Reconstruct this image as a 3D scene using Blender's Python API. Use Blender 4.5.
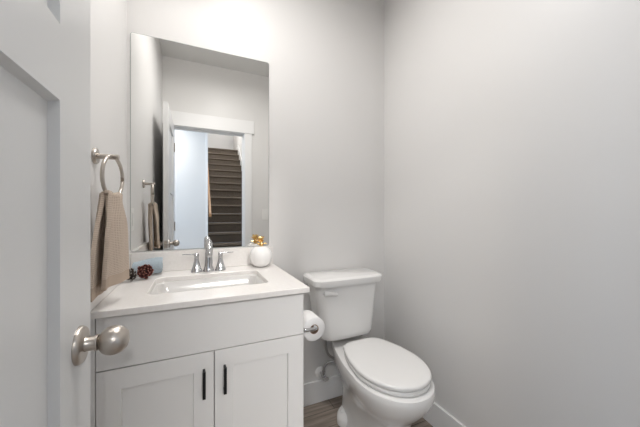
import bpy, bmesh, math, random
from mathutils import Vector, Matrix
PI = math.pi
SC = bpy.context.scene
COL = SC.collection
for o in list(bpy.data.objects):
    bpy.data.objects.remove(o, do_unlink=True)

# ------------------------------------------------------------------ camera
cd = bpy.data.cameras.new('camera')
cd.sensor_width = 36.0
cd.lens = 36.0 * 278.41 / 640.0
cd.clip_start = 0.02
cam = bpy.data.objects.new('camera', cd)
cam.location = (0, 0, 1.1771)
cam.rotation_euler = (PI / 2, 0, -math.radians(24.137))
COL.objects.link(cam)
SC.camera = cam

# ------------------------------------------------------------------ world, exposure
W = bpy.data.worlds.new('sky')
SC.world = W
W.use_nodes = True
bg = W.node_tree.nodes['Background']
bg.inputs[0].default_value = (0.62, 0.78, 1.0, 1)
bg.inputs[1].default_value = 1.0
SC.view_settings.view_transform = 'Standard'
SC.view_settings.look = 'None'
SC.view_settings.gamma = 1.0
SC.view_settings.use_curve_mapping = False
SC.view_settings.exposure = 0.15

def area(name, loc, rot, size, size_y, power, col, shape='RECTANGLE', spread=PI):
    l = bpy.data.lights.new(name, 'AREA')
    l.shape = shape
    l.size = size
    l.size_y = size_y
    l.energy = power
    l.color = col
    l.spread = spread
    o = bpy.data.objects.new(name, l)
    o.location = loc
    o.rotation_euler = rot
    COL.objects.link(o)
    return o

# daylight outside the hall window (faces -X into the hall) and an added fill light upstairs, where no window is
area('hall_daylight', (2.33, -1.0, 1.55), (0, PI / 2, 0), 1.5, 1.2, 14, (0.60, 0.78, 1.0))
area('entry_daylight', (-2.33, -1.0, 1.55), (0, -PI / 2, 0), 1.5, 1.2, 28, (0.46, 0.70, 1.0))
area('stair_fill', (0.7, -6.9, 4.65), (math.radians(62), 0, 0), 0.95, 0.95, 56, (1.0, 0.975, 0.95), 'RECTANGLE', math.radians(75))
# added fill high over the stair, to light the step nosings
area('stairwell_fill', (0.7, -2.6, 5.58), (0, 0, 0), 0.3, 0.3, 60, (0.93, 0.96, 1.0), 'DISK')
# added, unseen hall lamp that sends light through the doorway to the toilet
area('hall_fill', (-0.72, -1.30, 2.665), (0, 0, 0), 0.30, 0.30, 22, (1.0, 0.98, 0.955), 'DISK')
# added bathroom fill, out of view under its own disc fixture
CLX, CLY = 0.30, 0.90
area('ceiling_fill', (CLX, CLY, 2.69), (0, 0, 0), 0.30, 0.30, 10.2, (1.0, 0.975, 0.95), 'DISK', math.radians(172))

# the three lamps of the vanity light
VX = (-0.10, 0.07, 0.24)
VY, VZ, VT = 1.41, 2.52, 50
for x in VX:
    area('vanity_lamp', (x, VY, VZ), (math.radians(-VT), 0, 0), 0.10, 0.10, 1.05, (1.0, 0.97, 0.94), 'DISK')

# ------------------------------------------------------------------ materials
def mat(name, col, rough=0.5, metal=0.0, **k):
    m = bpy.data.materials.new(name)
    m.use_nodes = True
    b = m.node_tree.nodes['Principled BSDF']
    b.inputs['Base Color'].default_value = (*col, 1)
    b.inputs['Roughness'].default_value = rough
    b.inputs['Metallic'].default_value = metal
    if 'coat' in k:
        b.inputs['Coat Weight'].default_value = k['coat']
        b.inputs['Coat Roughness'].default_value = 0.05
    if 'spec' in k:
        b.inputs['Specular IOR Level'].default_value = k['spec']
    return m

def nodes(m):
    return m.node_tree.nodes, m.node_tree.links, m.node_tree.nodes['Principled BSDF']

def add_noise(m, scale, c1=None, c2=None, bump=0.0, dist=0.001, detail=4, stretch=None, coord='Object', rough=None):
    N, L, b = nodes(m)
    tc = N.new('ShaderNodeTexCoord')
    mp = N.new('ShaderNodeMapping')
    if stretch:
        mp.inputs['Scale'].default_value = stretch
    L.new(tc.outputs[coord], mp.inputs['Vector'])
    n = N.new('ShaderNodeTexNoise')
    n.inputs['Scale'].default_value = scale
    n.inputs['Detail'].default_value = detail
    L.new(mp.outputs[0], n.inputs['Vector'])
    if c1:
        r = N.new('ShaderNodeValToRGB')
        r.color_ramp.elements[0].position = 0.35
        r.color_ramp.elements[1].position = 0.65
        r.color_ramp.elements[0].color = (*c1, 1)
        r.color_ramp.elements[1].color = (*c2, 1)
        L.new(n.outputs[0], r.inputs[0])
        L.new(r.outputs[0], b.inputs['Base Color'])
    if rough:
        mr = N.new('ShaderNodeMapRange')
        mr.inputs['To Min'].default_value = rough[0]
        mr.inputs['To Max'].default_value = rough[1]
        L.new(n.outputs[0], mr.inputs[0])
        L.new(mr.outputs[0], b.inputs['Roughness'])
    if bump:
        bp = N.new('ShaderNodeBump')
        bp.inputs['Strength'].default_value = bump
        bp.inputs['Distance'].default_value = dist
        L.new(n.outputs[0], bp.inputs['Height'])
        L.new(bp.outputs[0], b.inputs['Normal'])
    return m

M = {}
M['wall'] = add_noise(mat('wall_paint', (0.755, 0.743, 0.73), 0.42), 160, bump=0.12, dist=0.0008)
M['ceiling'] = add_noise(mat('ceiling_paint', (0.74, 0.735, 0.72), 0.7), 120, bump=0.15, dist=0.001)
M['trim'] = add_noise(mat('trim_paint', (0.86, 0.855, 0.85), 0.3), 60, bump=0.03, dist=0.0004)
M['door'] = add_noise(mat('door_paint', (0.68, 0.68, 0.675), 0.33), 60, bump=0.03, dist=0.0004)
M['cabinet'] = add_noise(mat('cabinet_paint', (0.825, 0.815, 0.80), 0.34), 70, bump=0.02, dist=0.0003)
M['gap'] = mat('cabinet_interior', (0.10, 0.10, 0.10), 0.8)
M['quartz'] = add_noise(mat('quartz', (0.8, 0.77, 0.74), 0.22), 90, (0.83, 0.80, 0.77), (0.86, 0.835, 0.81), detail=8)
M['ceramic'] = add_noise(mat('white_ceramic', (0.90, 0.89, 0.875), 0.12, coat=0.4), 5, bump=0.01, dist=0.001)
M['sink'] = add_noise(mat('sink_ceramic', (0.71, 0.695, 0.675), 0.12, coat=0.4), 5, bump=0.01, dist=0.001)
M['plastic'] = add_noise(mat('white_plastic', (0.91, 0.90, 0.885), 0.22), 8, bump=0.01, dist=0.0005)
M['nickel'] = add_noise(mat('brushed_nickel', (0.52, 0.475, 0.43), 0.3, 1.0), 40, stretch=(1, 1, 14), rough=(0.27, 0.38))
M['chrome'] = add_noise(mat('chrome', (0.62, 0.62, 0.63), 0.07, 1.0), 20, rough=(0.05, 0.1))
M['black'] = add_noise(mat('black_metal', (0.015, 0.015, 0.016), 0.35, 0.6), 60, rough=(0.3, 0.42))
M['gold'] = add_noise(mat('gold_leaf', (0.83, 0.58, 0.25), 0.28, 1.0), 50, rough=(0.2, 0.4))
M['vase'] = add_noise(mat('pearl_ceramic', (0.88, 0.865, 0.85), 0.24, coat=0.5), 60, bump=0.12, dist=0.002)
M['paper'] = add_noise(mat('tissue_paper', (0.88, 0.87, 0.86), 0.9), 120, bump=0.2, dist=0.001)
M['card'] = add_noise(mat('cardboard', (0.33, 0.23, 0.16), 0.9), 90, (0.30, 0.20, 0.14), (0.40, 0.28, 0.2))
M['mirror'] = mat('mirror_silver', (0.88, 0.885, 0.875), 0.0, 1.0)
M['mirror_edge'] = mat('mirror_edge', (0.30, 0.33, 0.32), 0.15)
M['blue'] = add_noise(mat('blue_terry', (0.50, 0.60, 0.68), 0.95, spec=0.1), 260, (0.34, 0.41, 0.46), (0.46, 0.53, 0.58), bump=0.6, dist=0.002)
M['hose'] = mat('braided_hose', (0.38, 0.37, 0.36), 0.4, 0.8)
add_noise(M['hose'], 500, bump=0.4, dist=0.001)
M['stairwood'] = add_noise(mat('handrail_oak', (0.5, 0.27, 0.12), 0.4), 12, (0.46, 0.235, 0.095), (0.60, 0.33, 0.15), stretch=(8, 1, 8))
M['carpet'] = add_noise(mat('stair_carpet', (0.1, 0.09, 0.08), 1.0, spec=0.0), 130, (0.10, 0.080, 0.062), (0.20, 0.165, 0.135), bump=0.9, dist=0.006)
M['switch'] = add_noise(mat('switch_plastic', (0.85, 0.84, 0.82), 0.3), 30, bump=0.01)
M['shade'] = add_noise(mat('lamp_shade_nickel', (0.6, 0.57, 0.53), 0.35, 1.0), 30, rough=(0.3, 0.4))

def emis(name, col, s):
    m = mat(name, (0.9, 0.9, 0.88), 0.4)
    b = m.node_tree.nodes['Principled BSDF']
    b.inputs['Emission Color'].default_value = (*col, 1)
    b.inputs['Emission Strength'].default_value = s
    return m
M['lamp'] = emis('lit_diffuser', (1.0, 0.96, 0.9), 3.0)

def floor_mat():
    m = mat('grey_oak_planks', (0.3, 0.26, 0.22), 0.42)
    N, L, b = nodes(m)
    tc = N.new('ShaderNodeTexCoord')
    br = N.new('ShaderNodeTexBrick')
    br.inputs['Scale'].default_value = 1.0
    br.inputs['Brick Width'].default_value = 1.22
    br.inputs['Row Height'].default_value = 0.15
    br.inputs['Mortar Size'].default_value = 0.0015
    br.inputs['Color1'].default_value = (0.27, 0.228, 0.192, 1)
    br.inputs['Color2'].default_value = (0.37, 0.322, 0.278, 1)
    br.inputs['Mortar'].default_value = (0.08, 0.065, 0.055, 1)
    br.offset = 0.37
    L.new(tc.outputs['Object'], br.inputs['Vector'])
    mp = N.new('ShaderNodeMapping')
    mp.inputs['Scale'].default_value = (2.2, 26, 1)
    L.new(tc.outputs['Object'], mp.inputs['Vector'])
    n = N.new('ShaderNodeTexNoise')
    n.inputs['Scale'].default_value = 2.0
    n.inputs['Detail'].default_value = 8
    n.inputs['Distortion'].default_value = 0.8
    L.new(mp.outputs[0], n.inputs['Vector'])
    r = N.new('ShaderNodeValToRGB')
    r.color_ramp.elements[0].position = 0.3
    r.color_ramp.elements[1].position = 0.72
    r.color_ramp.elements[0].color = (0.55, 0.52, 0.5, 1)
    r.color_ramp.elements[1].color = (1.25, 1.22, 1.2, 1)
    L.new(n.outputs[0], r.inputs[0])
    mx = N.new('ShaderNodeMix')
    mx.data_type = 'RGBA'
    mx.blend_type = 'MULTIPLY'
    mx.inputs[0].default_value = 1.0
    L.new(br.outputs[0], mx.inputs[6])
    L.new(r.outputs[0], mx.inputs[7])
    L.new(mx.outputs[2], b.inputs['Base Color'])
    bp = N.new('ShaderNodeBump')
    bp.inputs['Strength'].default_value = 0.15
    bp.inputs['Distance'].default_value = 0.001
    L.new(n.outputs[0], bp.inputs['Height'])
    L.new(bp.outputs[0], b.inputs['Normal'])
    return m
M['floor'] = floor_mat()

def towel_mat():
    m = mat('tan_waffle_cotton', (0.50, 0.385, 0.285), 0.95, spec=0.1)
    N, L, b = nodes(m)
    tc = N.new('ShaderNodeTexCoord')
    sp = N.new('ShaderNodeSeparateXYZ')
    L.new(tc.outputs['UV'], sp.inputs[0])
    def wave(sock, freq):
        a = N.new('ShaderNodeMath'); a.operation = 'MULTIPLY'; a.inputs[1].default_value = freq * 2 * PI
        L.new(sock, a.inputs[0])
        s_ = N.new('ShaderNodeMath'); s_.operation = 'SINE'
        L.new(a.outputs[0], s_.inputs[0])
        return s_.outputs[0]
    wu = wave(sp.outputs[0], 32)
    wv = wave(sp.outputs[1], 112)
    mxn = N.new('ShaderNodeMath'); mxn.operation = 'MAXIMUM'
    L.new(wu, mxn.inputs[0]); L.new(wv, mxn.inputs[1])
    n = N.new('ShaderNodeTexNoise'); n.inputs['Scale'].default_value = 300
    L.new(tc.outputs['Object'], n.inputs['Vector'])
    ad = N.new('ShaderNodeMath'); ad.operation = 'ADD'
    L.new(mxn.outputs[0], ad.inputs[0]); L.new(n.outputs[0], ad.inputs[1])
    # plain band at the hems: UV v below 0.09 or above 0.91
    pp = N.new('ShaderNodeMath'); pp.operation = 'PINGPONG'; pp.inputs[1].default_value = 0.5
    L.new(sp.outputs[1], pp.inputs[0])
    gt = N.new('ShaderNodeMath'); gt.operation = 'GREATER_THAN'; gt.inputs[1].default_value = 0.055
    L.new(pp.outputs[0], gt.inputs[0])
    mu = N.new('ShaderNodeMath'); mu.operation = 'MULTIPLY'
    L.new(ad.outputs[0], mu.inputs[0]); L.new(gt.outputs[0], mu.inputs[1])
    r = N.new('ShaderNodeValToRGB')
    r.color_ramp.elements[0].color = (0.47, 0.375, 0.30, 1)
    r.color_ramp.elements[1].color = (0.62, 0.52, 0.435, 1)
    L.new(mu.outputs[0], r.inputs[0])
    L.new(r.outputs[0], b.inputs['Base Color'])
    bp = N.new('ShaderNodeBump'); bp.inputs['Strength'].default_value = 0.8; bp.inputs['Distance'].default_value = 0.0011
    L.new(mu.outputs[0], bp.inputs['Height'])
    L.new(bp.outputs[0], b.inputs['Normal'])
    return m
M['towel'] = towel_mat()

def cone_mat(name, dark, mid, tip):
    m = mat(name, mid, 0.7)
    N, L, b = nodes(m)
    at = N.new('ShaderNodeAttribute'); at.attribute_name = 'scale_tip'
    r = N.new('ShaderNodeValToRGB')
    r.color_ramp.elements[0].color = (*dark, 1)
    r.color_ramp.elements[1].color = (*tip, 1)
    e = r.color_ramp.elements.new(0.78); e.color = (*mid, 1)
    L.new(at.outputs['Fac'], r.inputs[0])
    L.new(r.outputs[0], b.inputs['Base Color'])
    return m
M['cone_red'] = cone_mat('red_brown_cone', (0.025, 0.007, 0.006), (0.10, 0.022, 0.018), (0.40, 0.17, 0.13))
M['cone_grey'] = cone_mat('grey_brown_cone', (0.03, 0.022, 0.018), (0.09, 0.065, 0.05), (0.50, 0.47, 0.43))

# ------------------------------------------------------------------ geometry helpers
def obj(name, bm, m, parent=None, smooth=False, bevel=0.0, seg=2, angle=40):
    bmesh.ops.recalc_face_normals(bm, faces=bm.faces)
    me = bpy.data.meshes.new(name)
    bm.to_mesh(me)
    bm.free()
    ms = m if isinstance(m, (list, tuple)) else [m]
    for x in ms:
        me.materials.append(M[x])
    o = bpy.data.objects.new(name, me)
    COL.objects.link(o)
    if parent:
        o.parent = parent
        o.matrix_parent_inverse = Matrix.Translation(parent.location).inverted()
    if bevel:
        md = o.modifiers.new('bevel', 'BEVEL')
        md.width = bevel
        md.segments = seg
        md.limit_method = 'ANGLE'
        md.angle_limit = math.radians(35)
        md.harden_normals = False
    if smooth:
        me.polygons.foreach_set('use_smooth', [True] * len(me.polygons))
        try:
            me.set_sharp_from_angle(angle=math.radians(angle))
        except Exception:
            pass
    return o

def thing(name, label, cat, loc=(0, 0, 0), group=None):
    o = bpy.data.objects.new(name, None)
    o.empty_display_size = 0.05
    o.location = loc
    COL.objects.link(o)
    o['label'] = label
    o['category'] = cat
    if group:
        o['group'] = group
    return o

def tag(o, label, cat, group=None):
    o['label'] = label
    o['category'] = cat
    if group:
        o['group'] = group
    return o

def struct(o, label=None):
    o['kind'] = 'structure'
    if label:
        o['label'] = label
    return o

def box(bm, x0, x1, y0, y1, z0, z1):
    v = [bm.verts.new((x, y, z)) for z in (z0, z1) for y in (y0, y1) for x in (x0, x1)]
    for f in ((0, 2, 3, 1), (4, 5, 7, 6), (0, 1, 5, 4), (2, 6, 7, 3), (0, 4, 6, 2), (1, 3, 7, 5)):
        bm.faces.new([v[i] for i in f])
    return bm

def bx(*a):
    return box(bmesh.new(), *a)

def loft(bm, rings, closed=False, cap0=True, cap1=True, mi=0):
    vs = [[bm.verts.new(p) for p in r] for r in rings]
    n = len(vs[0])
    m = len(vs)
    for i in range(m if closed else m - 1):
        a, b = vs[i], vs[(i + 1) % m]
        for j in range(n):
            f = bm.faces.new((a[j], a[(j + 1) % n], b[(j + 1) % n], b[j]))
            f.material_index = mi
    if not closed:
        if cap0:
            bm.faces.new(vs[0][::-1]).material_index = mi
        if cap1:
            bm.faces.new(vs[-1]).material_index = mi
    return bm

def frame_axes(d):
    d = Vector(d).normalized()
    up = Vector((0, 0, 1)) if abs(d.z) < 0.95 else Vector((0, 1, 0))
    a = d.cross(up).normalized()
    b = a.cross(d).normalized()
    return a, b, d

def lathe(bm, prof, origin=(0, 0, 0), axis=(0, 0, 1), n=32, mi=0, ripple=None):
    """prof: list of (radius, height along axis)"""
    a, b, d = frame_axes(axis)
    O = Vector(origin)
    rings = []
    for r, h in prof:
        ring = []
        for k in range(n):
            t = 2 * PI * k / n
            rr = max(r, 1e-5) * (ripple(t) if ripple else 1)
            ring.append(O + d * h + a * (rr * math.cos(t)) + b * (rr * math.sin(t)))
        rings.append(ring)
    return loft(bm, rings, mi=mi)

def tube(bm, pts, rad, n=12, closed=False, mi=0):
    pts = [Vector(p) for p in pts]
    m = len(pts)
    rings = []
    prev = None
    for i, p in enumerate(pts):
        if closed:
            t = pts[(i + 1) % m] - pts[i - 1]
        else:
            t = pts[min(i + 1, m - 1)] - pts[max(i - 1, 0)]
        t.normalize()
        if prev is None:
            a, b, _ = frame_axes(t)
        else:
            a = (prev - t * prev.dot(t)).normalized()
            b = t.cross(a).normalized()
        prev = a
        r = rad[i] if isinstance(rad, (list, tuple)) else rad
        rings.append([p + a * (r * math.cos(2 * PI * k / n)) + b * (r * math.sin(2 * PI * k / n)) for k in range(n)])
    return loft(bm, rings, closed=closed, mi=mi)

def spline(pts, per=8):
    pts = [Vector(p) for p in pts]
    out = []
    for i in range(len(pts) - 1):
        p0, p1, p2, p3 = pts[max(i - 1, 0)], pts[i], pts[i + 1], pts[min(i + 2, len(pts) - 1)]
        for k in range(per):
            t = k / per
            out.append(0.5 * ((2 * p1) + (p2 - p0) * t + (2 * p0 - 5 * p1 + 4 * p2 - p3) * t * t + (3 * p1 - p0 - 3 * p2 + p3) * t ** 3))
    out.append(pts[-1])
    return out

def rrect(cx, cy, hx, hy, r, z, k=8):
    """rounded rectangle ring, 4*(k+1) points"""
    pts = []
    for (sx, sy, a0) in ((1, 1, 0), (-1, 1, PI / 2), (-1, -1, PI), (1, -1, 3 * PI / 2)):
        for i in range(k + 1):
            a = a0 + PI / 2 * i / k
            pts.append((cx + sx * (hx - r) + r * math.cos(a), cy + sy * (hy - r) + r * math.sin(a), z))
    return pts

def smoothstep(t):
    t = min(1, max(0, t))
    return t * t * (3 - 2 * t)

def egg(cx, yf, ym, yb, w, z, nf=2.1, nb=3.4, taper=0.0, n=72):
    """plan outline of a toilet: elliptical front (low Y), squarish rear, optionally tapering to the rear"""
    pts = []
    for k in range(n):
        t = 2 * PI * k / n
        c, s = math.cos(t), math.sin(t)
        e = nf if s > 0 else nb
        x = w * math.copysign(abs(c) ** (2 / e), c)
        if s > 0:
            y = ym - (ym - yf) * abs(s) ** (2 / e)
        else:
            y = ym + (yb - ym) * abs(s) ** (2 / e)
            x *= 1 - taper * smoothstep((y - ym) / (yb - ym))
        pts.append((cx + x, y, z))
    return pts

# ------------------------------------------------------------------ the setting
XL, XR, YB, YR, ZC = -0.301, 1.2105, 1.5986, 0.0, 2.757
T = 0.115
OX0, OX1, OZ = -0.196, 0.498, 2.062          # doorway opening in the rear wall
HY = -1.75                                   # far wall of the hall
SX0, SX1 = 0.183, 1.22                       # stair width
struct(obj('floor', bx(-2.2, 2.2, HY - 0.3, YB + T, -0.05, 0.0), 'floor'), 'grey-brown wood plank floor')
struct(obj('ceiling', bx(XL - T, XR + T, YR - T, YB + T, ZC, ZC + 0.1), 'ceiling'), 'white bathroom ceiling')
struct(obj('wall_left', bx(XL - T, XL, YR - T, YB + T, 0, ZC), 'wall'), 'warm white left wall')
struct(obj('wall_right', bx(XR, XR + T, YR - T, YB + T, 0, ZC), 'wall'), 'warm white right wall')
struct(obj('wall_back', bx(XL, XR, YB, YB + T, 0, ZC), 'wall'), 'warm white wall behind the mirror and toilet')
b = bx(XL, OX0 - 0.02, YR - T, YR, 0, ZC)
box(b, OX1 + 0.02, XR, YR - T, YR, 0, ZC)
box(b, OX0 - 0.02, OX1 + 0.02, YR - T, YR, OZ + 0.02, ZC)
struct(obj('wall_rear', b, 'wall'), 'wall with the doorway, seen in the mirror')

# baseboards with a small top bevel
BH, BT = 0.135, 0.014
struct(obj('baseboard_back', bx(0.40, XR - BT, YB - BT, YB, 0, BH), 'trim', bevel=0.003))
struct(obj('baseboard_right', bx(XR - BT, XR, YR, YB, 0, BH), 'trim', bevel=0.003))
struct(obj('baseboard_left', bx(XL, XL + BT, YR + 0.03, 1.03, 0, BH), 'trim', bevel=0.003))
struct(obj('baseboard_rear', bx(0.585, XR - BT, YR, YR + BT, 0, BH), 'trim', bevel=0.003))

# door lining and craftsman casing
b = bx(OX0 - 0.02, OX0, YR - T - 0.002, YR + 0.002, 0, OZ)
box(b, OX1, OX1 + 0.02, YR - T - 0.002, YR + 0.002, 0, OZ)
box(b, OX0 - 0.02, OX1 + 0.02, YR - T - 0.002, YR + 0.002, OZ, OZ + 0.02)
box(b, OX1 - 0.012, OX1, YR - 0.075, YR - 0.04, 0, OZ)
box(b, OX0, OX1 - 0.012, YR - 0.075, YR - 0.04, OZ - 0.012, OZ)
struct(obj('trim_1', b, 'trim', bevel=0.0015), 'white door lining')
for side, yy0, yy1 in (('room', YR, YR + 0.018), ('hall', YR - T - 0.018, YR - T)):
    b = bx(OX1 + 0.006, OX1 + 0.082, yy0, yy1, 0, OZ + 0.008)
    box(b, OX0 - 0.1, OX0 - 0.006, yy0, yy1, 0, OZ + 0.008)
    hy0, hy1 = (yy0, yy1 + 0.006) if side == 'room' else (yy0 - 0.006, yy1)
    box(b, OX0 - 0.103, OX1 + 0.108, hy0, hy1, OZ + 0.008, OZ + 0.150)
    struct(obj('trim_2' if side == 'room' else 'trim_3', b, 'trim', bevel=0.0015), 'white craftsman door casing, %s side' % side)

# hall, seen in the mirror through the doorway
struct(obj('ceiling_hall', bx(-2.2, 2.2, HY - 0.1, YR - T, ZC, ZC + 0.1), 'ceiling'))
struct(obj('wall_hall', bx(-2.2, SX0, HY - T, HY, 0, ZC), 'wall'), 'hall wall beside the staircase')
struct(obj('trim_4', bx(SX0 - 0.03, SX0 + 0.006, HY - T - 0.001, HY + 0.012, 0, ZC), 'trim', bevel=0.002), 'white corner trim at the foot of the stair')
b = bx(SX1, 2.2, HY - T, HY, 0, ZC)
struct(obj('wall_hall_far', b, 'wall'))
b = bx(-2.2, XL - T, YR - T, YR, 0, ZC)
struct(obj('wall_hall_near', b, 'wall'))
b = bx(XR + T, 2.2, YR - T, YR, 0, ZC)
struct(obj('wall_hall_right', b, 'wall'))
# hall ends, each with a daylight window
for s, nm in ((1, 'east'), (-1, 'west')):
    x0, x1 = (2.2, 2.3) if s > 0 else (-2.3, -2.2)
    b = bx(x0, x1, HY - T, -1.6, 0, ZC)
    box(b, x0, x1, -0.4, YR, 0, ZC)
    box(b, x0, x1, -1.6, -0.4, 0, 0.8)
    box(b, x0, x1, -1.6, -0.4, 2.3, ZC)
    struct(obj('wall_' + nm, b, 'wall'))
    b = bx(x0 + 0.03, x1 - 0.03, -1.6, -1.56, 0.8, 2.3)
    box(b, x0 + 0.03, x1 - 0.03, -0.44, -0.4, 0.8, 2.3)
    box(b, x0 + 0.03, x1 - 0.03, -1.56, -0.44, 0.8, 0.84)
    box(b, x0 + 0.03, x1 - 0.03, -1.56, -0.44, 2.26, 2.3)
    box(b, x0 + 0.03, x1 - 0.03, -1.56, -0.44, 1.53, 1.57)
    struct(obj('window_1' if s > 0 else 'window_2', b, 'trim'))
# stairwell shell
YT = -7.0
ZT = 5.7
struct(obj('wall_stair_left', bx(SX0 - T, SX0, YT, HY - T, 0, ZT), 'wall'))
struct(obj('wall_stair_right', bx(SX1, SX1 + T, YT, HY - T, 0, ZT), 'wall'))
struct(obj('wall_stair_end', bx(SX0 - T, SX1 + T, YT - T, YT, 0, ZT), 'wall'))
struct(obj('wall_stair_head', bx(SX0 - T, SX1 + T, HY - T - 0.05, HY - T, ZC + 0.1, ZT), 'wall'))
struct(obj('ceiling_stair', bx(SX0 - T, SX1 + T, YT, HY - T, ZT, ZT + 0.1), 'ceiling'))

# staircase
RISE, RUN, NST = 1.1771 / 6, 0.247, 16
st = thing('staircase', 'dark carpeted staircase rising beyond the doorway, seen in the mirror', 'staircase', (0.7, -1.97, 0))
nose0 = 3.1972 - (6.41 - 5 * RUN)            # Y of the first nosing
for k in range(NST):
    z1 = RISE * (k + 1)
    yn = nose0 - RUN * k
    y_end = yn - RUN - 0.03 if k < NST - 1 else YT + 0.003
    b = bmesh.new()
    # cross-section with a rolled nosing, extruded across the stair
    prof = [(yn - 0.028, z1 - RISE + 0.003), (yn - 0.027, z1 - 0.050), (yn - 0.006, z1 - 0.044), (yn, z1 - 0.030), (yn - 0.005, z1 - 0.012), (yn - 0.014, z1 - 0.003), (yn - 0.03, z1), (y_end, z1), (y_end, z1 - RISE + 0.003)]
    loft(b, [[(SX0 + 0.022, y, z) for y, z in prof], [(SX1 - 0.022, y, z) for y, z in prof]])
    obj('step', b, 'carpet', st, smooth=True, angle=50)
# white skirt boards along both walls
for x0, x1 in ((SX0 + 0.002, SX0 + 0.02), (SX1 - 0.02, SX1 - 0.002)):
    b = bmesh.new()
    ya, yb = nose0 + 0.05, nose0 - RUN * (NST - 1)
    zb = RISE * NST
    prof = [(ya, 0.002), (ya, 0.34), (yb, zb + 0.14), (YT + 0.003, zb + 0.14), (YT + 0.003, zb - 0.05), (yb, zb - 0.3), (ya - 0.6, 0.002)]
    loft(b, [[(x0, y, z) for y, z in prof], [(x1, y, z) for y, z in prof]])
    obj('skirt_board', b, 'trim', st)
# oak handrail on the left wall
hr = thing('handrail', 'oak handrail on the left stair wall, seen in the mirror', 'handrail', (0.225, nose0, 1.05))
b = bmesh.new()
y0, y1 = nose0 + 0.06, nose0 - RUN * 14
za = RISE + 1.0 - 0.06 * RISE / RUN
zb = za + (y0 - y1) * RISE / RUN
sec = [(-0.02, -0.03), (0.02, -0.03), (0.022, 0.0), (0.018, 0.028), (0, 0.034), (-0.018, 0.028), (-0.022, 0.0)]
loft(b, [[(0.232 + a, y0, za + c) for a, c in sec], [(0.232 + a, y1, zb + c) for a, c in sec]])
obj('rail', b, 'stairwood', hr, smooth=True)
for q in (0.1, 0.5, 0.9):
    yy, zz = y0 + (y1 - y0) * q, za + (zb - za) * q - 0.03
    b = bmesh.new()
    tube(b, spline([(SX0 + 0.001, yy, zz - 0.05), (SX0 + 0.03, yy, zz - 0.055), (0.232, yy, zz - 0.03), (0.232, yy, zz + 0.002)], 5), 0.007, 8)
    obj('rail_bracket', b, 'nickel', hr, smooth=True)

# ------------------------------------------------------------------ door
DX, DE, DH = -0.1936, 0.7046, 0.022        # visible face, latch edge, hinge edge
DT = 0.035
dr = bpy.data.objects.new('door_1', None)
dr.location = (DX, DH, 0)
COL.objects.link(dr)
struct(dr, 'white two-panel door standing open against the left wall')
b = bmesh.new()
Z0, Z1 = 0.012, 2.05
panels = [(0.14 + DH - 0.012, 0.5655, 0.245, 1.355), (0.14 + DH - 0.012, 0.5655, 1.474, 1.925)]
ys = [DH, panels[0][0], panels[0][1], DE]
zs = [Z0, 0.245, 1.355, 1.474, 1.925, Z1]
dep = 0.013
for face, sgn in ((DX, 1), (DX - DT, -1)):
    for i in range(3):
        for j in range(5):
            y0, y1, z0, z1 = ys[i], ys[i + 1], zs[j], zs[j + 1]
            if i == 1 and j in (1, 3):
                o_ = [(face, y0, z0), (face, y1, z0), (face, y1, z1), (face, y0, z1)]
                e = 0.006
                i_ = [(face - sgn * dep, y0 + e, z0 + e), (face - sgn * dep, y1 - e, z0 + e), (face - sgn * dep, y1 - e, z1 - e), (face - sgn * dep, y0 + e, z1 - e)]
                loft(b, [o_, i_], cap0=False, cap1=True)
            else:
                b.faces.new([b.verts.new(p) for p in ((face, y0, z0), (face, y1, z0), (face, y1, z1), (face, y0, z1))])
bmesh.ops.remove_doubles(b, verts=b.verts, dist=1e-5)
ed = [e for e in b.edges if len(e.link_faces) == 1]
f0 = [(DX, DH, Z0), (DX, DE, Z0), (DX, DE, Z1), (DX, DH, Z1)]
for k in range(4):
    p, q = f0[k], f0[(k + 1) % 4]
    b.faces.new([b.verts.new(v) for v in (p, q, (DX - DT, q[1], q[2]), (DX - DT, p[1], p[2]))])
bmesh.ops.remove_doubles(b, verts=b.verts, dist=1e-5)
obj('door_panel', b, 'door', dr)
KY, KZ = DE - 0.062, 0.937
for sgn, fx in ((1, DX), (-1, DX - DT)):
    b = bmesh.new()
    k = 1.0 if sgn > 0 else 0.72
    lathe(b, [(0.0, 0), (0.034, 0), (0.034, 0.004), (0.031, 0.008), (0.026, 0.0095), (0.0135, 0.010), (0.0125, 0.012), (0.0125, 0.024 * k), (0.0145, 0.025 * k), (0.0145, 0.029 * k), (0.0110, 0.030 * k), (0.0150, 0.032 * k),
              (0.0205, 0.036 * k), (0.0245, 0.042 * k), (0.0265, 0.050 * k), (0.0260, 0.058 * k), (0.0225, 0.067 * k), (0.0150, 0.0745 * k), (0.007, 0.077 * k), (0.0, 0.0775 * k)], (fx, KY, KZ), (sgn, 0, 0), 40)
    obj('door_knob', b, 'nickel', dr, smooth=True)
b = bx(DX - DT / 2 - 0.0125, DX - DT / 2 + 0.0125, DE, DE + 0.0015, KZ - 0.028, KZ + 0.028)
lathe(b, [(0, 0), (0.008, 0), (0.008, 0.008), (0.0, 0.01)], (DX - DT / 2, DE, KZ), (0, 1, 0), 16)
obj('latch_plate', b, 'nickel', dr)
for z in (0.25, 1.05, 1.84):
    b = bmesh.new()
    lathe(b, [(0, 0), (0.0055, 0), (0.0055, 0.089), (0, 0.089)], (DX + 0.0065, DH + 0.012, z - 0.045), (0, 0, 1), 12)
    box(b, DX - 0.001, DX + 0.002, DH + 0.012, DH + 0.03, z - 0.045, z + 0.045)
    obj('hinge', b, 'nickel', dr)

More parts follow.
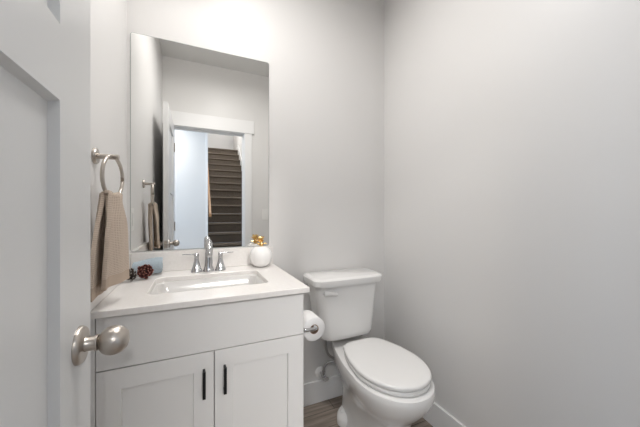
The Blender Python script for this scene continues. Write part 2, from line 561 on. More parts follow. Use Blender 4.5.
# ------------------------------------------------------------------ vanity
CZ, CT = 0.888, 0.021
CX0, CX1, CY0, CY1 = XL + 0.001, 0.411, 1.018, YB - 0.001
FY = 1.045                                   # door faces
KX1 = 0.397
van = thing('vanity_cabinet', 'white shaker vanity cabinet with two doors under the sink', 'cabinet', (0.055, 1.3, 0))
b = bmesh.new()
ct = CZ - CT - 0.001
bk = YB - 0.016
box(b, KX1 - 0.018, KX1, FY + 0.02, bk, 0.0, ct)              # right side panel
box(b, XL + 0.002, XL + 0.018, FY + 0.02, bk, 0.0, ct)         # left side panel
box(b, XL + 0.018, KX1 - 0.018, FY + 0.09, bk, 0.10, 0.118)    # bottom
box(b, XL + 0.018, KX1 - 0.018, FY + 0.09, FY + 0.105, 0.0, 0.10)   # toe kick
box(b, XL + 0.018, KX1 - 0.018, bk - 0.008, bk, 0.118, ct)     # back
box(b, XL + 0.018, KX1 - 0.018, FY + 0.02, FY + 0.04, ct - 0.03, ct)
box(b, XL + 0.018, KX1 - 0.018, FY + 0.02, FY + 0.04, 0.10, 0.135)
box(b, XL + 0.018, KX1 - 0.018, FY + 0.02, FY + 0.04, 0.675, 0.715)
box(b, 0.04, 0.082, FY + 0.02, FY + 0.04, 0.135, 0.675)
obj('body', b, 'cabinet', van)
obj('filler_strip', bx(XL + 0.002, -0.2765, FY + 0.001, FY + 0.02, 0.10, ct), 'cabinet', van, bevel=0.001)
DTOP = 0.858
obj('false_drawer_front', bx(-0.2745, KX1 - 0.001, FY, FY + 0.0195, 0.697, DTOP), 'cabinet', van, bevel=0.0012)
def shaker_door(x0, x1, z0, z1, hx):
    s = 0.064
    d = 0.011
    b = bmesh.new()
    e = 0.0015
    fy = FY
    outer = [(x0, z0), (x1, z0), (x1, z1), (x0, z1)]
    inner = [(x0 + s, z0 + s), (x1 - s, z0 + s), (x1 - s, z1 - s), (x0 + s, z1 - s)]
    inn2 = [(x0 + s + e, z0 + s + e), (x1 - s - e, z0 + s + e), (x1 - s - e, z1 - s - e), (x0 + s + e, z1 - s - e)]
    rings = [[(x, fy + 0.0195, z) for x, z in outer], [(x, fy, z) for x, z in outer], [(x, fy, z) for x, z in inner], [(x, fy + d, z) for x, z in inn2]]
    loft(b, rings)
    o = obj('door', b, 'cabinet', van, bevel=0.001)
    # black bar pull: two posts and a flat bar
    b = bmesh.new()
    za, zb = 0.549, 0.641
    box(b, hx - 0.005, hx + 0.005, fy - 0.030, fy - 0.022, za, zb)
    box(b, hx - 0.004, hx + 0.004, fy - 0.023, fy, za + 0.002, za + 0.011)
    box(b, hx - 0.004, hx + 0.004, fy - 0.023, fy, zb - 0.011, zb - 0.002)
    h = obj('handle', b, 'black', o, bevel=0.001)
    h['label'] = 'black bar pull'
shaker_door(-0.2745, 0.0590, 0.11, 0.6935, 0.0275)
shaker_door(0.0625, KX1 - 0.001, 0.11, 0.6935, 0.0955)

# countertop, one closed loft around the sink cut-out
SKX, SKY, SHX, SHY, SR = 0.0635, 1.297, 0.2225, 0.146, 0.035
def rect_match(inner, x0, x1, y0, y1, z):
    out = []
    cx, cy = SKX, SKY
    for (x, y, _) in inner:
        dx, dy = x - cx, y - cy
        ts = []
        if abs(dx) > 1e-9: ts.append(((x1 if dx > 0 else x0) - cx) / dx)
        if abs(dy) > 1e-9: ts.append(((y1 if dy > 0 else y0) - cy) / dy)
        t = min(ts)
        out.append([cx + dx * t, cy + dy * t, z])
    for c in ((x0, y0), (x1, y0), (x0, y1), (x1, y1)):
        k = min(range(len(out)), key=lambda i: (out[i][0] - c[0]) ** 2 + (out[i][1] - c[1]) ** 2)
        out[k][0], out[k][1] = c
    return [tuple(p) for p in out]
base = rrect(SKX, SKY, SHX, SHY, SR, CZ, 8)
# extra samples on the straight sides so the matching stays even
def densify(r, m=3):
    out = []
    for i, p in enumerate(r):
        q = r[(i + 1) % len(r)]
        out.append(p)
        if (Vector(p) - Vector(q)).length > 0.05:
            for k in range(1, 8):
                out.append(tuple(Vector(p).lerp(Vector(q), k / 8)))
    return out
base = densify(base)
def scaled(r, e, z):
    return [(SKX + (x - SKX) * (SHX + e) / SHX, SKY + (y - SKY) * (SHY + e) / SHY, z) for x, y, _ in r]
e = 0.0025
rings = [rect_match(base, CX0, CX1, CY0, CY1, CZ - CT), rect_match(base, CX0, CX1, CY0, CY1, CZ - e), rect_match(base, CX0 + e, CX1 - e, CY0 + e, CY1, CZ),
         scaled(base, e, CZ), scaled(base, 0, CZ - e), scaled(base, 0, CZ - CT)]
top = thing('countertop', 'white quartz vanity countertop with back and side splash', 'countertop', (0.055, 1.3, CZ))
b = bmesh.new()
loft(b, rings, closed=True)
obj('slab', b, 'quartz', top)
SPZ = 0.987
obj('backsplash', bx(XL + 0.0205, CX1, YB - 0.0195, YB - 0.001, CZ + 0.0005, SPZ), 'quartz', top, bevel=0.0015)
obj('side_splash', bx(XL + 0.001, XL + 0.02, CY0, YB - 0.001, CZ + 0.0005, SPZ), 'quartz', top, bevel=0.0015)

# undermount sink
sk = thing('sink', 'white rectangular undermount sink set in the countertop', 'sink', (SKX, SKY, 0.73))
b = bmesh.new()
zt = CZ - CT - 0.0005
def rr(ex, z, r):
    return rrect(SKX, SKY, SHX + ex, SHY + ex, r, z, 8)
rings = [rr(0.012, zt - 0.016, 0.04), rr(0.012, zt, 0.04), rr(-0.001, zt, SR), rr(-0.006, zt - 0.006, SR), rr(-0.014, zt - 0.07, 0.04), rr(-0.022, zt - 0.105, 0.045), rr(-0.042, zt - 0.125, 0.045),
         rr(-0.09, zt - 0.131, 0.03), rr(-0.125, zt - 0.134, 0.015)]
outer = [rr(-0.125, zt - 0.146, 0.015), rr(-0.03, zt - 0.140, 0.045), rr(-0.002, zt - 0.1, 0.045)]
loft(b, rings + outer, closed=True)
b.faces.new([b.verts.new(p) for p in rr(-0.126, zt - 0.1345, 0.015)])
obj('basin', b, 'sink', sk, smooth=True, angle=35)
b = bmesh.new()
lathe(b, [(0, -0.002), (0.022, -0.002), (0.022, 0.002), (0.017, 0.003), (0.015, 0.001), (0, 0.001)], (SKX, SKY, zt - 0.1325), (0, 0, 1), 28)
obj('drain', b, 'chrome', sk, smooth=True)

# widespread faucet
FX, FYY = 0.0620, 1.512
fc = thing('faucet', 'chrome two-handle faucet behind the sink', 'faucet', (FX, FYY, CZ))
def sq(cx, cy, z, h, n=2.6, k=32):
    out = []
    for i in range(k):
        t = 2 * PI * i / k
        c, s = math.cos(t), math.sin(t)
        out.append((cx + h * math.copysign(abs(c) ** (2 / n), c), cy + h * math.copysign(abs(s) ** (2 / n), s), z))
    return out
b = bmesh.new()
# flared base, tapering column, then a spout arching forward over the bowl
loft(b, [sq(FX, FYY, CZ + 0.0004, 0.0265), sq(FX, FYY, CZ + 0.004, 0.0265), sq(FX, FYY, CZ + 0.012, 0.0230), sq(FX, FYY, CZ + 0.03, 0.0200), sq(FX, FYY, CZ + 0.06, 0.0178), sq(FX, FYY, CZ + 0.086, 0.0168), sq(FX, FYY, CZ + 0.091, 0.0178), sq(FX, FYY, CZ + 0.095, 0.0165)])
path = spline([(FX, FYY, CZ + 0.085), (FX, FYY - 0.001, CZ + 0.112), (FX, FYY - 0.012, CZ + 0.136), (FX, FYY - 0.038, CZ + 0.146), (FX, FYY - 0.070, CZ + 0.134), (FX, FYY - 0.092, CZ + 0.110), (FX, FYY - 0.098, CZ + 0.092)], 6)
tube(b, path, [0.0165 - 0.0025 * i / (len(path) - 1) for i in range(len(path))], 18)
obj('spout', b, 'chrome', fc, smooth=True)
for s in (-1, 1):
    hx = FX + s * 0.056
    b = bmesh.new()
    loft(b, [sq(hx, FYY, CZ + 0.0004, 0.0270), sq(hx, FYY, CZ + 0.004, 0.0270), sq(hx, FYY, CZ + 0.010, 0.0245), sq(hx, FYY, CZ + 0.03, 0.0178), sq(hx, FYY, CZ + 0.056, 0.0112), sq(hx, FYY, CZ + 0.074, 0.0100), sq(hx, FYY, CZ + 0.078, 0.0120), sq(hx, FYY, CZ + 0.088, 0.0110), sq(hx, FYY, CZ + 0.092, 0.007)])
    hb = obj('handle', b, 'chrome', fc, smooth=True)
    b = bmesh.new()
    secs = []
    for q in range(9):
        u = q / 8
        xx = hx + s * (0.002 + 0.062 * u)
        zz = CZ + 0.086 + 0.001 * u
        w = 0.0085 - 0.0022 * u
        t = 0.0042 - 0.0016 * u
        secs.append([(xx, FYY + 0.004 * u + w * math.cos(2 * PI * k / 14), zz + t * math.sin(2 * PI * k / 14)) for k in range(14)])
    loft(b, secs)
    obj('lever', b, 'chrome', hb, smooth=True)

# ------------------------------------------------------------------ mirror
MX0, MX1, MZ0, MZ1 = -0.2852, 0.3902, 0.9925, 2.0511
b = bmesh.new()
my = YB - 0.0055
def rim(e, y):
    return [(x, y, z) for x, _, z in [(p[0], 0, p[1]) for p in [(q[0], q[1]) for q in rrect((MX0 + MX1) / 2, (MZ0 + MZ1) / 2, (MX1 - MX0) / 2 - e, (MZ1 - MZ0) / 2 - e, 0.012 - e, 0, 5)]]]
loft(b, [rim(0, YB - 0.0005), rim(0, my + 0.001), rim(0.0018, my)], cap1=False, mi=1)
b.faces.new([b.verts.new(p) for p in rim(0.0018, my)]).material_index = 0
bmesh.ops.remove_doubles(b, verts=b.verts, dist=1e-6)
mr = obj('wall_mirror', b, ['mirror', 'mirror_edge'])
tag(mr, 'tall frameless rectangular mirror on the wall above the sink', 'mirror')

# ------------------------------------------------------------------ towel ring and towel
RY, RZ = 1.128, 1.365
tr = thing('towel_ring', 'brushed nickel towel ring on the left wall', 'towel ring', (XL, RY, RZ))
b = bmesh.new()
lathe(b, [(0, 0.0005), (0.026, 0.0005), (0.026, 0.006), (0.0235, 0.010), (0, 0.0105)], (XL, RY, RZ), (1, 0, 0), 36)
obj('mount_plate', b, 'nickel', tr, smooth=True)
b = bmesh.new()
lathe(b, [(0, 0.009), (0.0085, 0.009), (0.0085, 0.058), (0.0100, 0.059), (0.0100, 0.066), (0.008, 0.068), (0, 0.068)], (XL, RY, RZ), (1, 0, 0), 24)
obj('arm', b, 'nickel', tr, smooth=True)
RC = Vector((-0.250, RY, RZ - 0.0695 + 0.002))
ang = math.radians(10)
du = Vector((math.sin(ang), math.cos(ang), 0))
RR = 0.0705
b = bmesh.new()
tube(b, [RC + du * (RR * math.cos(2 * PI * k / 56)) + Vector((0, 0, RR * math.sin(2 * PI * k / 56))) for k in range(56)], 0.0058, 14, closed=True)
obj('ring', b, 'nickel', tr, smooth=True)

def towel():
    bm = bmesh.new()
    uvl = bm.loops.layers.uv.new('UVMap')
    NU, NV = 40, 84
    ztop = RC.z - RR + 0.0055
    grid = []
    rnd = random.Random(4)
    for j in range(NV + 1):
        v = j / NV
        row = []
        for i in range(NU + 1):
            u = i / NU * 2 - 1
            LF, LB, CAP = 0.47, 0.47, 0.06
            if v < LF:                       # front flap, hem upward
                q = 1 - v / LF               # 1 at the hem, 0 at the top
                hw = 0.054 + 0.018 * smoothstep(q * 2.2)
                cy = RY - 0.020 - 0.040 * q ** 0.8
                zh = 0.953 + 0.002 * u
                z = ztop + (zh - ztop) * q
                x = -0.240 + 0.008 * smoothstep(q * 3) + 0.002 * q
                tw = 0.20 + 0.05 * q
                fold = (0.007 * (1 - q) + 0.0035) * math.sin(u * 5.2 + 0.6) + 0.004 * q * math.sin(u * 2.2 - 0.8)
            elif v > 1 - LB:                 # rear flap
                q = (v - (1 - LB)) / LB
                hw = 0.043 + 0.036 * smoothstep(q * 1.25)
                cy = RY - 0.012 - 0.062 * q ** 0.7
                zh = 0.934 + 0.006 * u
                z = ztop + (zh - ztop) * q
                x = -0.262 - 0.005 * smoothstep(q * 3)
                tw = 0.12
                fold = (0.006 * (1 - q) + 0.004) * math.sin(u * 6.0 + 2.0) * 0.8
            else:                            # over the ring
                q = (v - LF) / (1 - LF - LB)
                a = PI * q
                hw, cy, tw = 0.054 - 0.011 * q, RY - 0.020 + 0.008 * q, 0.20 - 0.08 * q
                z = ztop + 0.006 * math.sin(a)
                x = -0.250 + 0.012 * math.cos(a)
                f1 = 0.0105 * math.sin(u * 5.2 + 0.6)
                f2 = 0.008 * math.sin(u * 6.0 + 2.0)
                fold = f1 * (1 - q) + f2 * q
            # pull the top row together along the curve of the ring
            near_top = 1 - min(1, abs(v - 0.5) / 0.5)
            z += 0.007 * (u * u) * max(0, near_top - 0.72) / 0.28
            Y = cy + u * hw * math.cos(tw)
            X = x + u * hw * math.sin(tw) + fold
            X = max(X, XL + 0.031)
            row.append((bm.verts.new((X, Y, z)), (u * 0.5 + 0.5, v)))
        grid.append(row)
    for j in range(NV):
        for i in range(NU):
            q = [grid[j][i], grid[j][i + 1], grid[j + 1][i + 1], grid[j + 1][i]]
            f = bm.faces.new([t[0] for t in q])
            for lp, t in zip(f.loops, q):
                lp[uvl].uv = t[1]
    o = obj('hand_towel', bm, 'towel', smooth=True, angle=180)
    md = o.modifiers.new('thickness', 'SOLIDIFY')
    md.thickness = 0.011
    md.offset = 0
    bv = o.modifiers.new('soft_edges', 'BEVEL')
    bv.width = 0.004
    bv.segments = 3
    bv.limit_method = 'ANGLE'
    bv.angle_limit = math.radians(50)
    return o
tag(towel(), 'tan waffle-weave hand towel hanging from the nickel ring', 'towel')

# ------------------------------------------------------------------ rolled cloth and pine cones
def rolled_cloth():
    bm = bmesh.new()
    A = Vector((-0.262, 1.5135, 0)); B = Vector((-0.145, 1.530, 0))
    turns, n = 3.2, 120
    rings = []
    K = 16
    for k in range(K + 1):
        t = k / K
        c = A.lerp(B, t)
        R = 0.033 + 0.008 * smoothstep(t * 1.1)
        ed = 1 - 0.05 * (abs(t - 0.5) * 2) ** 6
        sag = 1.0
        pr, th = [], 0.0030
        for i in range(n + 1):
            s = i / n
            a = s * turns * 2 * PI + 0.9
            r = (0.010 + (R - 0.010) * s) * ed
            pr.append((r, a))
        ax = (B - A).normalized()
        side = Vector((ax.y, -ax.x, 0))
        zc = CZ + R * 0.985 + 0.0008
        outer, inner = [], []
        for r, a in pr:
            ripple = 1 + 0.025 * math.sin(3 * a + 6 * t)
            zz = r * math.sin(a) * ripple
            xx = r * math.cos(a) * 0.97
            off = ax * (0.0025 * math.sin(a * 1.3) * (1 if k in (0, K) else 0))
            outer.append(c + off + side * xx + Vector((0, 0, zc + max(zz, -R * 0.985))))
        for r, a in pr[::-1]:
            r2 = max(r - 0.0065, 0.003)
            zz = r2 * math.sin(a)
            inner.append(c + side * (r2 * math.cos(a) * 0.97) + Vector((0, 0, zc + max(zz, -R * 0.985 + 0.004))))
        rings.append(outer + inner)
    loft(bm, rings, cap0=False, cap1=False)
    # end faces as strips between the two sides of the cloth
    bm.verts.ensure_lookup_table()
    m = 2 * (n + 1)
    for base_i in (0, K * m):
        for i in range(n):
            f = [bm.verts[base_i + i], bm.verts[base_i + i + 1], bm.verts[base_i + m - 2 - i], bm.verts[base_i + m - 1 - i]]
            try:
                bm.faces.new(f)
            except ValueError:
                pass
    return obj('rolled_washcloth', bm, 'blue', smooth=True, angle=50)
tag(rolled_cloth(), 'pale blue rolled washcloth lying against the backsplash', 'washcloth')

def pine_cone(name, c, axis, R, L, m, seed, label):
    rnd = random.Random(seed)
    bm = bmesh.new()
    lay = bm.verts.layers.float.new('scale_tip')
    a, b_, d = frame_axes(axis)
    c = Vector(c)
    # core
    prof = [(0.0, -0.42), (0.2, -0.40), (0.3, -0.25), (0.3, 0.0), (0.22, 0.22), (0.1, 0.38), (0, 0.42)]
    lathe(bm, [(r * R, h * L) for r, h in prof], c, d, 16)
    N = 40
    for i in range(N):
        t = (i + 0.5) / N
        h = (-0.42 + 0.88 * t) * L
        az = i * 2.39996
        env = R * math.sin(PI * (0.07 + 0.86 * (1 - t))) ** 0.75
        tilt = -0.05 + 1.1 * t                 # outer scales lie flat, tip scales close up
        rad = a * math.cos(az) + b_ * math.sin(az)
        tan = d.cross(rad)
        dirv = (rad * math.cos(tilt) + d * math.sin(tilt)).normalized()
        nrm = dirv.cross(tan).normalized()
        root = c + d * (h - 0.05 * L) + rad * (env * 0.24)
        ln = env * 0.80 * rnd.uniform(0.88, 1.08)
        w = R * 0.26 * (0.65 + 0.35 * (1 - t))
        th = R * 0.07
        secs = []
        for q, ww, tt, bend in ((0, 0.35, 0.8, 0), (0.45, 0.85, 0.9, 0.02), (0.8, 1.0, 1.3, 0.08), (0.95, 0.7, 1.4, 0.14), (1.03, 0.2, 0.8, 0.17)):
            p = root + dirv * (ln * q) + nrm * (bend * ln)
            secs.append(([p - tan * (w * ww) , p - nrm * (th * tt), p + tan * (w * ww), p + nrm * (th * tt * 0.8)], q))
        vs = [[bm.verts.new(p) for p in s[0]] for s in secs]
        for vv, s in zip(vs, secs):
            for v in vv:
                v[lay] = max(0, min(1, (s[1] - 0.25) / 0.8))
        for x, y in zip(vs[:-1], vs[1:]):
            for k in range(4):
                bm.faces.new((x[k], x[(k + 1) % 4], y[(k + 1) % 4], y[k]))
        bm.faces.new(vs[-1])
        bm.faces.new(vs[0][::-1])
    zmin = min(v.co.z for v in bm.verts)
    bmesh.ops.translate(bm, verts=bm.verts, vec=(0, 0, CZ + 0.0006 - zmin))
    o = obj(name, bm, m, smooth=True, angle=30)
    tag(o, label, 'pine cone')
    return o
pine_cone('pine_cone', (-0.203, 1.438, 0.92), (0.25, -0.85, 0.22), 0.0355, 0.054, 'cone_red', 2, 'red-brown pine cone in front of the rolled blue washcloth')
pine_cone('pine_cone', (-0.252, 1.408, 0.92), (-0.3, -0.5, 0.7), 0.0275, 0.060, 'cone_grey', 9, 'dark frosted pine cone half hidden behind the hanging towel')

# ------------------------------------------------------------------ vase
VS = Vector((0.327, 1.516, CZ))
vs_ = thing('pumpkin_vase', 'round white ceramic pumpkin with gold top beside the faucet', 'ornament', VS)
b = bmesh.new()
prof = []
for k in range(25):
    t = PI * (0.10 + 0.90 * k / 24)
    r = 0.0615 * math.sin(t) ** 0.85 if k < 24 else 0.0
    h = 0.058 - 0.0595 * math.cos(t)
    if k > 20:
        h -= 0.006 * (k - 20) / 4
    prof.append((r, h))
prof = [(0, prof[0][1] - 0.0)] + prof
h0 = prof[0][1]
prof = [(r, h - h0 + 0.0006) for r, h in prof]
lathe(b, prof, VS, (0, 0, 1), 80, ripple=lambda t: 1 - 0.030 * abs(math.cos(5 * t)) ** 6)
obj('body', b, 'vase', vs_, smooth=True, angle=60)
b = bmesh.new()
zt_ = CZ + prof[-1][1] - 0.004
tube(b, spline([VS + Vector((0, 0, zt_ - CZ)), VS + Vector((0.002, -0.002, zt_ - CZ + 0.016)), VS + Vector((-0.004, 0, zt_ - CZ + 0.034)), VS + Vector((-0.012, -0.002, zt_ - CZ + 0.055))], 6), [0.012 - 0.0055 * min(1, i / 8) for i in range(19)], 12)
rnd = random.Random(3)
def leaf(bm, root, dirv, ln, w, nrm):
    dirv = Vector(dirv).normalized()
    nrm = Vector(nrm)
    tan = dirv.cross(nrm).normalized()
    nrm = tan.cross(dirv).normalized()
    secs = []
    for q, ww, bend in ((0, 0.25, 0), (0.25, 0.8, 0.06), (0.55, 1.0, 0.10), (0.8, 0.6, 0.05), (1.0, 0.08, -0.06)):
        p = Vector(root) + dirv * (ln * q) + nrm * (bend * ln)
        secs.append([p - tan * (w * ww) - nrm * 0.003, p - nrm * 0.0012, p + tan * (w * ww) - nrm * 0.003, p + nrm * 0.0018])
    loft(bm, secs)
for i in range(7):
    az = i * 2 * PI / 7 + 0.3
    up = 0.35 + 0.55 * (i % 2)
    leaf(b, VS + Vector((0.004 * math.cos(az), 0.004 * math.sin(az), zt_ - CZ + 0.012 + 0.014 * (i % 2))), (math.cos(az), math.sin(az), up), 0.029, 0.011, (0, 0, 1))
for i in range(5):
    az = i * 2 * PI / 5
    leaf(b, VS + Vector((0, 0, zt_ - CZ + 0.034)), (0.8 * math.cos(az), 0.8 * math.sin(az), 1.0), 0.029, 0.009, (math.cos(az), math.sin(az), 0.4))
obj('stem', b, 'gold', vs_, smooth=True, angle=50)['label'] = 'gold leafy stem'

# ------------------------------------------------------------------ toilet
TX = 0.855
to = thing('toilet', 'white two-piece toilet with closed lid beside the vanity', 'toilet', (TX, 1.2, 0))
b = bmesh.new()
rings = [
    egg(TX, 0.975, 1.18, 1.47, 0.112, 0.001, 2.6, 3.4),
    egg(TX, 0.975, 1.18, 1.47, 0.112, 0.012, 2.6, 3.4),
    egg(TX, 0.985, 1.18, 1.47, 0.104, 0.03, 2.6, 3.4),
    egg(TX, 0.990, 1.18, 1.47, 0.094, 0.10, 2.6, 3.2),
    egg(TX, 0.990, 1.17, 1.47, 0.095, 0.17, 2.5, 3.0),
    egg(TX, 0.982, 1.15, 1.48, 0.106, 0.215, 2.4, 3.0),
    egg(TX, 0.950, 1.13, 1.50, 0.124, 0.255, 2.3, 3.0, 0.05),
    egg(TX, 0.912, 1.12, 1.53, 0.150, 0.295, 2.2, 3.2, 0.15),
    egg(TX, 0.884, 1.115, 1.555, 0.168, 0.333, 2.15, 3.4, 0.24),
    egg(TX, 0.868, 1.11, 1.565, 0.179, 0.368, 2.1, 3.6, 0.28),
    egg(TX, 0.866, 1.11, 1.568, 0.181, 0.395, 2.1, 3.8, 0.30),
    egg(TX, 0.870, 1.11, 1.566, 0.178, 0.407, 2.1, 3.8, 0.30),
    egg(TX, 0.880, 1.11, 1.560, 0.170, 0.411, 2.1, 3.8, 0.30),
]
loft(b, rings)
# foot flange with the bolt bosses
fl = []
for z, k in ((0.001, 1.0), (0.03, 1.0), (0.05, 0.96), (0.064, 0.86), (0.071, 0.7)):
    fl.append([(TX + 0.006 + 0.135 * k * math.copysign(abs(math.cos(a)) ** 0.7, math.cos(a)), 1.375 + 0.075 * k * math.sin(a), z) for a in [2 * PI * i / 40 for i in range(40)]])
loft(b, fl)
obj('bowl', b, 'ceramic', to, smooth=True, angle=45)
for s in (-1, 1):
    b = bmesh.new()
    lathe(b, [(0, 0), (0.014, 0), (0.0135, 0.010), (0.009, 0.017), (0, 0.019)], (TX + 0.006 + s * 0.105, 1.375, 0.058), (0, 0, 1), 20)
    obj('bolt_cap', b, 'plastic', to, smooth=True)
SX_, W_ = TX + 0.004, 0.1735
def seatring(z, e, k=1.0):
    return egg(SX_, 0.890 + e, 1.117, 1.370 - e, W_ - e, z + 0.002, 2.1, 4.2, 0.21)
b = bmesh.new()
loft(b, [seatring(0.4135, 0.004), seatring(0.4165, 0.0015), seatring(0.427, 0.0005), seatring(0.4315, 0.004)])
obj('seat', b, 'plastic', to, smooth=True, angle=50)
b = bmesh.new()
loft(b, [seatring(0.4345, 0.003), seatring(0.4365, 0.0005), seatring(0.446, 0.0), seatring(0.4515, 0.0025), seatring(0.4540, 0.009), seatring(0.4555, 0.03), seatring(0.4565, 0.08)])
obj('lid', b, 'plastic', to, smooth=True, angle=50)
for s in (-1, 1):
    b = bmesh.new()
    lathe(b, [(0, -0.022), (0.011, -0.022), (0.012, -0.019), (0.012, 0.019), (0.011, 0.022), (0, 0.022)], (TX + s * 0.075, 1.372, 0.4235), (1, 0, 0), 18)
    box(b, TX + s * 0.075 - 0.018, TX + s * 0.075 + 0.018, 1.352, 1.388, 0.411, 0.420)
    obj('hinge', b, 'plastic', to, smooth=True)
# tank: tapered loft of rounded rectangles
def trect(x0, x1, y0, y1, r, z):
    # front face slightly bowed
    pts = []
    for x, y, zz in densify(rrect((x0 + x1) / 2, (y0 + y1) / 2, (x1 - x0) / 2, (y1 - y0) / 2, r, z, 8)):
        u = (x - (x0 + x1) / 2) / ((x1 - x0) / 2)
        if y < (y0 + y1) / 2:
            y -= 0.010 * (1 - u * u)
        pts.append((x, y, zz))
    return pts
TB0, TB1 = 0.452, 0.773
TLX0, TLX1 = 0.586, 1.036
bk = YB - 0.012
b = bmesh.new()
loft(b, [trect(0.678, 0.978, 1.424, bk - 0.006, 0.045, TB0 - 0.004), trect(0.660, 0.990, 1.410, bk - 0.002, 0.048, TB0 + 0.008), trect(0.652, 0.995, 1.405, bk, 0.048, TB0 + 0.03),
         trect(0.632, 1.006, 1.400, bk, 0.046, 0.63), trect(0.608, 1.020, 1.395, bk, 0.044, TB1)])
obj('tank', b, 'ceramic', to, smooth=True, angle=60)
b = bmesh.new()
bx_ = bmesh.new()
loft(b, [trect(0.614, 1.014, 1.405, bk - 0.004, 0.04, TB1 + 0.0005), trect(0.590, 1.032, 1.364, bk + 0.002, 0.045, TB1 + 0.001), trect(TLX0, TLX1, 1.360, bk + 0.004, 0.046, TB1 + 0.008), trect(TLX0, TLX1, 1.360, bk + 0.004, 0.046, TB1 + 0.035),
         trect(TLX0 + 0.006, TLX1 - 0.006, 1.372, bk, 0.044, TB1 + 0.042), trect(TLX0 + 0.02, TLX1 - 0.02, 1.386, bk - 0.012, 0.04, TB1 + 0.0455)])
bx_.free()
obj('tank_lid', b, 'ceramic', to, smooth=True, angle=35)
# flush lever on the front left of the tank
b = bmesh.new()
lvx, lvy, lvz = 0.655, 1.391, 0.737
lathe(b, [(0, -0.004), (0.013, -0.004), (0.013, 0.006), (0.010, 0.010), (0, 0.011)], (lvx, lvy, lvz), (0, -1, 0), 20)
secs = []
for q in range(9):
    u = q / 8
    h = 0.0145 * (1 - 0.25 * u) * (1 if q < 8 else 0.6)
    secs.append([(lvx - 0.010 + 0.076 * u, lvy - 0.013 - 0.005 * u + 0.0075 * math.cos(2 * PI * k / 14), lvz - 0.010 * u * u + h * math.sin(2 * PI * k / 14)) for k in range(14)])
loft(b, secs)
obj('flush_lever', b, 'plastic', to, smooth=True)

# water supply
sp = thing('water_supply_valve', 'chrome shutoff valve and braided hose beside the toilet', 'valve', (0.716, YB, 0.18))
b = bmesh.new()
lathe(b, [(0, 0.0005), (0.033, 0.0005), (0.033, 0.003), (0.025, 0.009), (0.012, 0.012), (0, 0.012)], (0.716, YB, 0.182), (0, -1, 0), 28)
obj('wall_flange', b, 'plastic', sp, smooth=True)['label'] = 'white round wall flange'
b = bmesh.new()
lathe(b, [(0, 0.010), (0.008, 0.010), (0.008, 0.040), (0.0125, 0.041), (0.0125, 0.068), (0.008, 0.070), (0.006, 0.082), (0, 0.082)], (0.716, YB, 0.182), (0, -1, 0), 18)
lathe(b, [(0, 0), (0.009, 0), (0.009, 0.020), (0.0105, 0.021), (0.0105, 0.032), (0, 0.032)], (0.716, YB - 0.055, 0.184), (0, 0, 1), 16)
obj('valve_body', b, 'chrome', sp, smooth=True)
b = bmesh.new()
vb = [(0.716 + 0.020 * math.cos(t), YB - 0.083 - 0.004, 0.182 + 0.012 * math.sin(t)) for t in [2 * PI * k / 24 for k in range(24)]]
loft(b, [[(x, y + 0.004, z) for x, y, z in vb], [(x, y - 0.004, z) for x, y, z in vb]])
obj('valve_handle', b, 'chrome', sp, bevel=0.001)
b = bmesh.new()
hp = spline([(0.716, YB - 0.055, 0.214), (0.721, YB - 0.056, 0.240), (0.742, YB - 0.062, 0.264), (0.772, YB - 0.075, 0.273), (0.788, YB - 0.082, 0.285), (0.766, YB - 0.082, 0.297), (0.735, YB - 0.080, 0.325), (0.720, YB - 0.080, 0.372), (0.718, YB - 0.080, 0.4465)], 10)
tube(b, hp, 0.0072, 12)
obj('hose', b, 'hose', sp, smooth=True)

# ------------------------------------------------------------------ toilet paper
PX, PY0, PY1, PZ = 0.457, 1.078, 1.178, 0.690
ph = thing('toilet_paper_holder', 'chrome toilet paper holder on the side of the vanity', 'holder', (KX1, 1.06, PZ))
b = bmesh.new()
lathe(b, [(0, 0.0005), (0.020, 0.0005), (0.020, 0.005), (0.016, 0.008), (0, 0.008)], (KX1, 1.090, PZ + 0.012), (1, 0, 0), 24)
obj('mount_plate', b, 'chrome', ph, smooth=True)
b = bmesh.new()
zz = PZ + 0.012
tube(b, spline([(KX1 + 0.007, 1.090, zz), (KX1 + 0.007, 1.070, zz), (KX1 + 0.012, 1.058, zz), (KX1 + 0.030, 1.056, zz), (PX - 0.008, 1.056, zz), (PX, 1.062, zz), (PX, 1.085, zz), (PX, 1.180, zz)], 6), 0.0072, 12)
obj('arm', b, 'chrome', ph, smooth=True)
tp = thing('toilet_paper_roll', 'white toilet paper roll on the chrome holder', 'toilet paper', (PX, 1.12, PZ))
b = bmesh.new()
ro, ri = 0.0495, 0.0200
lathe_rings = []
def ringxy(r, y, wob=0.0):
    return [(PX + (r + wob * math.sin(3 * t)) * math.cos(t), y, PZ + r * math.sin(t)) for t in [2 * PI * k / 48 for k in range(48)]]
loft(b, [ringxy(ri, PY0 + 0.001), ringxy(ro - 0.002, PY0), ringxy(ro, PY0 + 0.002), ringxy(ro, PY1 - 0.002), ringxy(ro - 0.002, PY1), ringxy(ri, PY1 - 0.001)], closed=True)
obj('paper', b, 'paper', tp, smooth=True, angle=50)
b = bmesh.new()
loft(b, [ringxy(ri - 0.0002, PY0), ringxy(ri - 0.0002, PY1), ringxy(ri - 0.002, PY1), ringxy(ri - 0.002, PY0)], closed=True)
obj('core', b, 'card', tp, smooth=True, angle=50)['label'] = 'brown cardboard core'

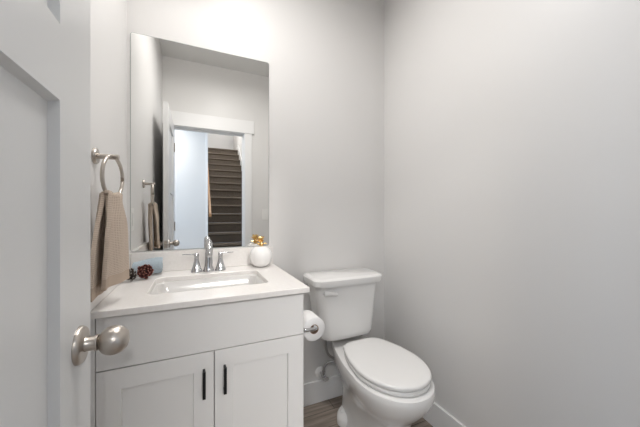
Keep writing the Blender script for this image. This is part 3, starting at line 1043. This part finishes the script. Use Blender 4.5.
# ------------------------------------------------------------------ switch and outlet
def plate(name, label, cat, c, ax, w, h):
    """ax: 'y' plate on the rear wall, 'x' plate on the left wall"""
    t = thing(name, label, cat, c)
    def q(bm, a0, a1, d0, d1, z0, z1):
        if ax == 'y':
            return box(bm, c[0] + a0, c[0] + a1, c[1] + d0, c[1] + d1, c[2] + z0, c[2] + z1)
        return box(bm, c[0] + d0, c[0] + d1, c[1] + a0, c[1] + a1, c[2] + z0, c[2] + z1)
    obj('cover_plate', q(bmesh.new(), -w / 2, w / 2, 0.0003, 0.006, -h / 2, h / 2), 'switch', t, bevel=0.002)
    return t, q
t, q = plate('light_switch', 'white rocker light switch on the wall right of the doorway', 'switch', (0.735, YR, 1.165), 'y', 0.075, 0.118)
obj('rocker', q(bmesh.new(), -0.0165, 0.0165, 0.006, 0.010, -0.033, 0.033), 'switch', t, bevel=0.001)
t, q = plate('power_outlet', 'white power outlet on the left wall near the mirror', 'outlet', (XL, 1.475, 1.146), 'x', 0.075, 0.118)
obj('socket', q(bmesh.new(), -0.0165, 0.0165, 0.006, 0.0085, -0.033, 0.033), 'switch', t, bevel=0.001)

# ------------------------------------------------------------------ lamps out of view; the ceiling fixtures are added for fill light
vl = thing('vanity_light', 'three-shade brushed nickel vanity light above the mirror', 'light', (0.07, YB, VZ))
obj('back_plate', bx(-0.19, 0.33, YB - 0.022, YB - 0.001, VZ + 0.05, VZ + 0.13), 'nickel', vl, bevel=0.004)
for x in VX:
    d = Vector((0, -math.sin(math.radians(VT)), -math.cos(math.radians(VT))))
    o_ = Vector((x, VY, VZ)) - d * 0.096
    b = bmesh.new()
    tube(b, spline([(x, YB - 0.02, VZ + 0.09), (x, YB - 0.06, VZ + 0.09), o_ - d * 0.03, o_ + d * 0.004], 6), 0.008, 10)
    obj('arm', b, 'nickel', vl, smooth=True)
    b = bmesh.new()
    lathe(b, [(0.018, 0.0), (0.03, 0.004), (0.05, 0.03), (0.060, 0.098), (0.058, 0.098), (0.048, 0.032), (0.028, 0.008), (0.0, 0.007)], o_, d, 28)
    obj('shade', b, 'shade', vl, smooth=True)
cl = thing('added_ceiling_light', 'added round white flush ceiling light in the bathroom, out of view', 'light', (CLX, CLY, ZC))
b = bmesh.new()
lathe(b, [(0, 0.0005), (0.17, 0.0005), (0.17, 0.045), (0.16, 0.055), (0, 0.055)], (CLX, CLY, ZC), (0, 0, -1), 40)
obj('housing', b, 'trim', cl, smooth=True)
hl = thing('added_hall_light', 'added round white flush ceiling light in the hall, out of view', 'light', (-0.72, -1.30, ZC))
b = bmesh.new()
lathe(b, [(0, 0.0005), (0.18, 0.0005), (0.18, 0.07), (0.165, 0.082), (0, 0.082)], (-0.72, -1.30, ZC), (0, 0, -1), 40)
obj('housing', b, 'trim', hl, smooth=True)
sl = thing('added_stair_light', 'added round white ceiling light high above the staircase, out of view', 'light', (0.7, -2.6, ZT))
b = bmesh.new()
lathe(b, [(0, 0.0005), (0.18, 0.0005), (0.18, 0.09), (0.165, 0.10), (0, 0.10)], (0.7, -2.6, ZT), (0, 0, -1), 40)
obj('housing', b, 'trim', sl, smooth=True)
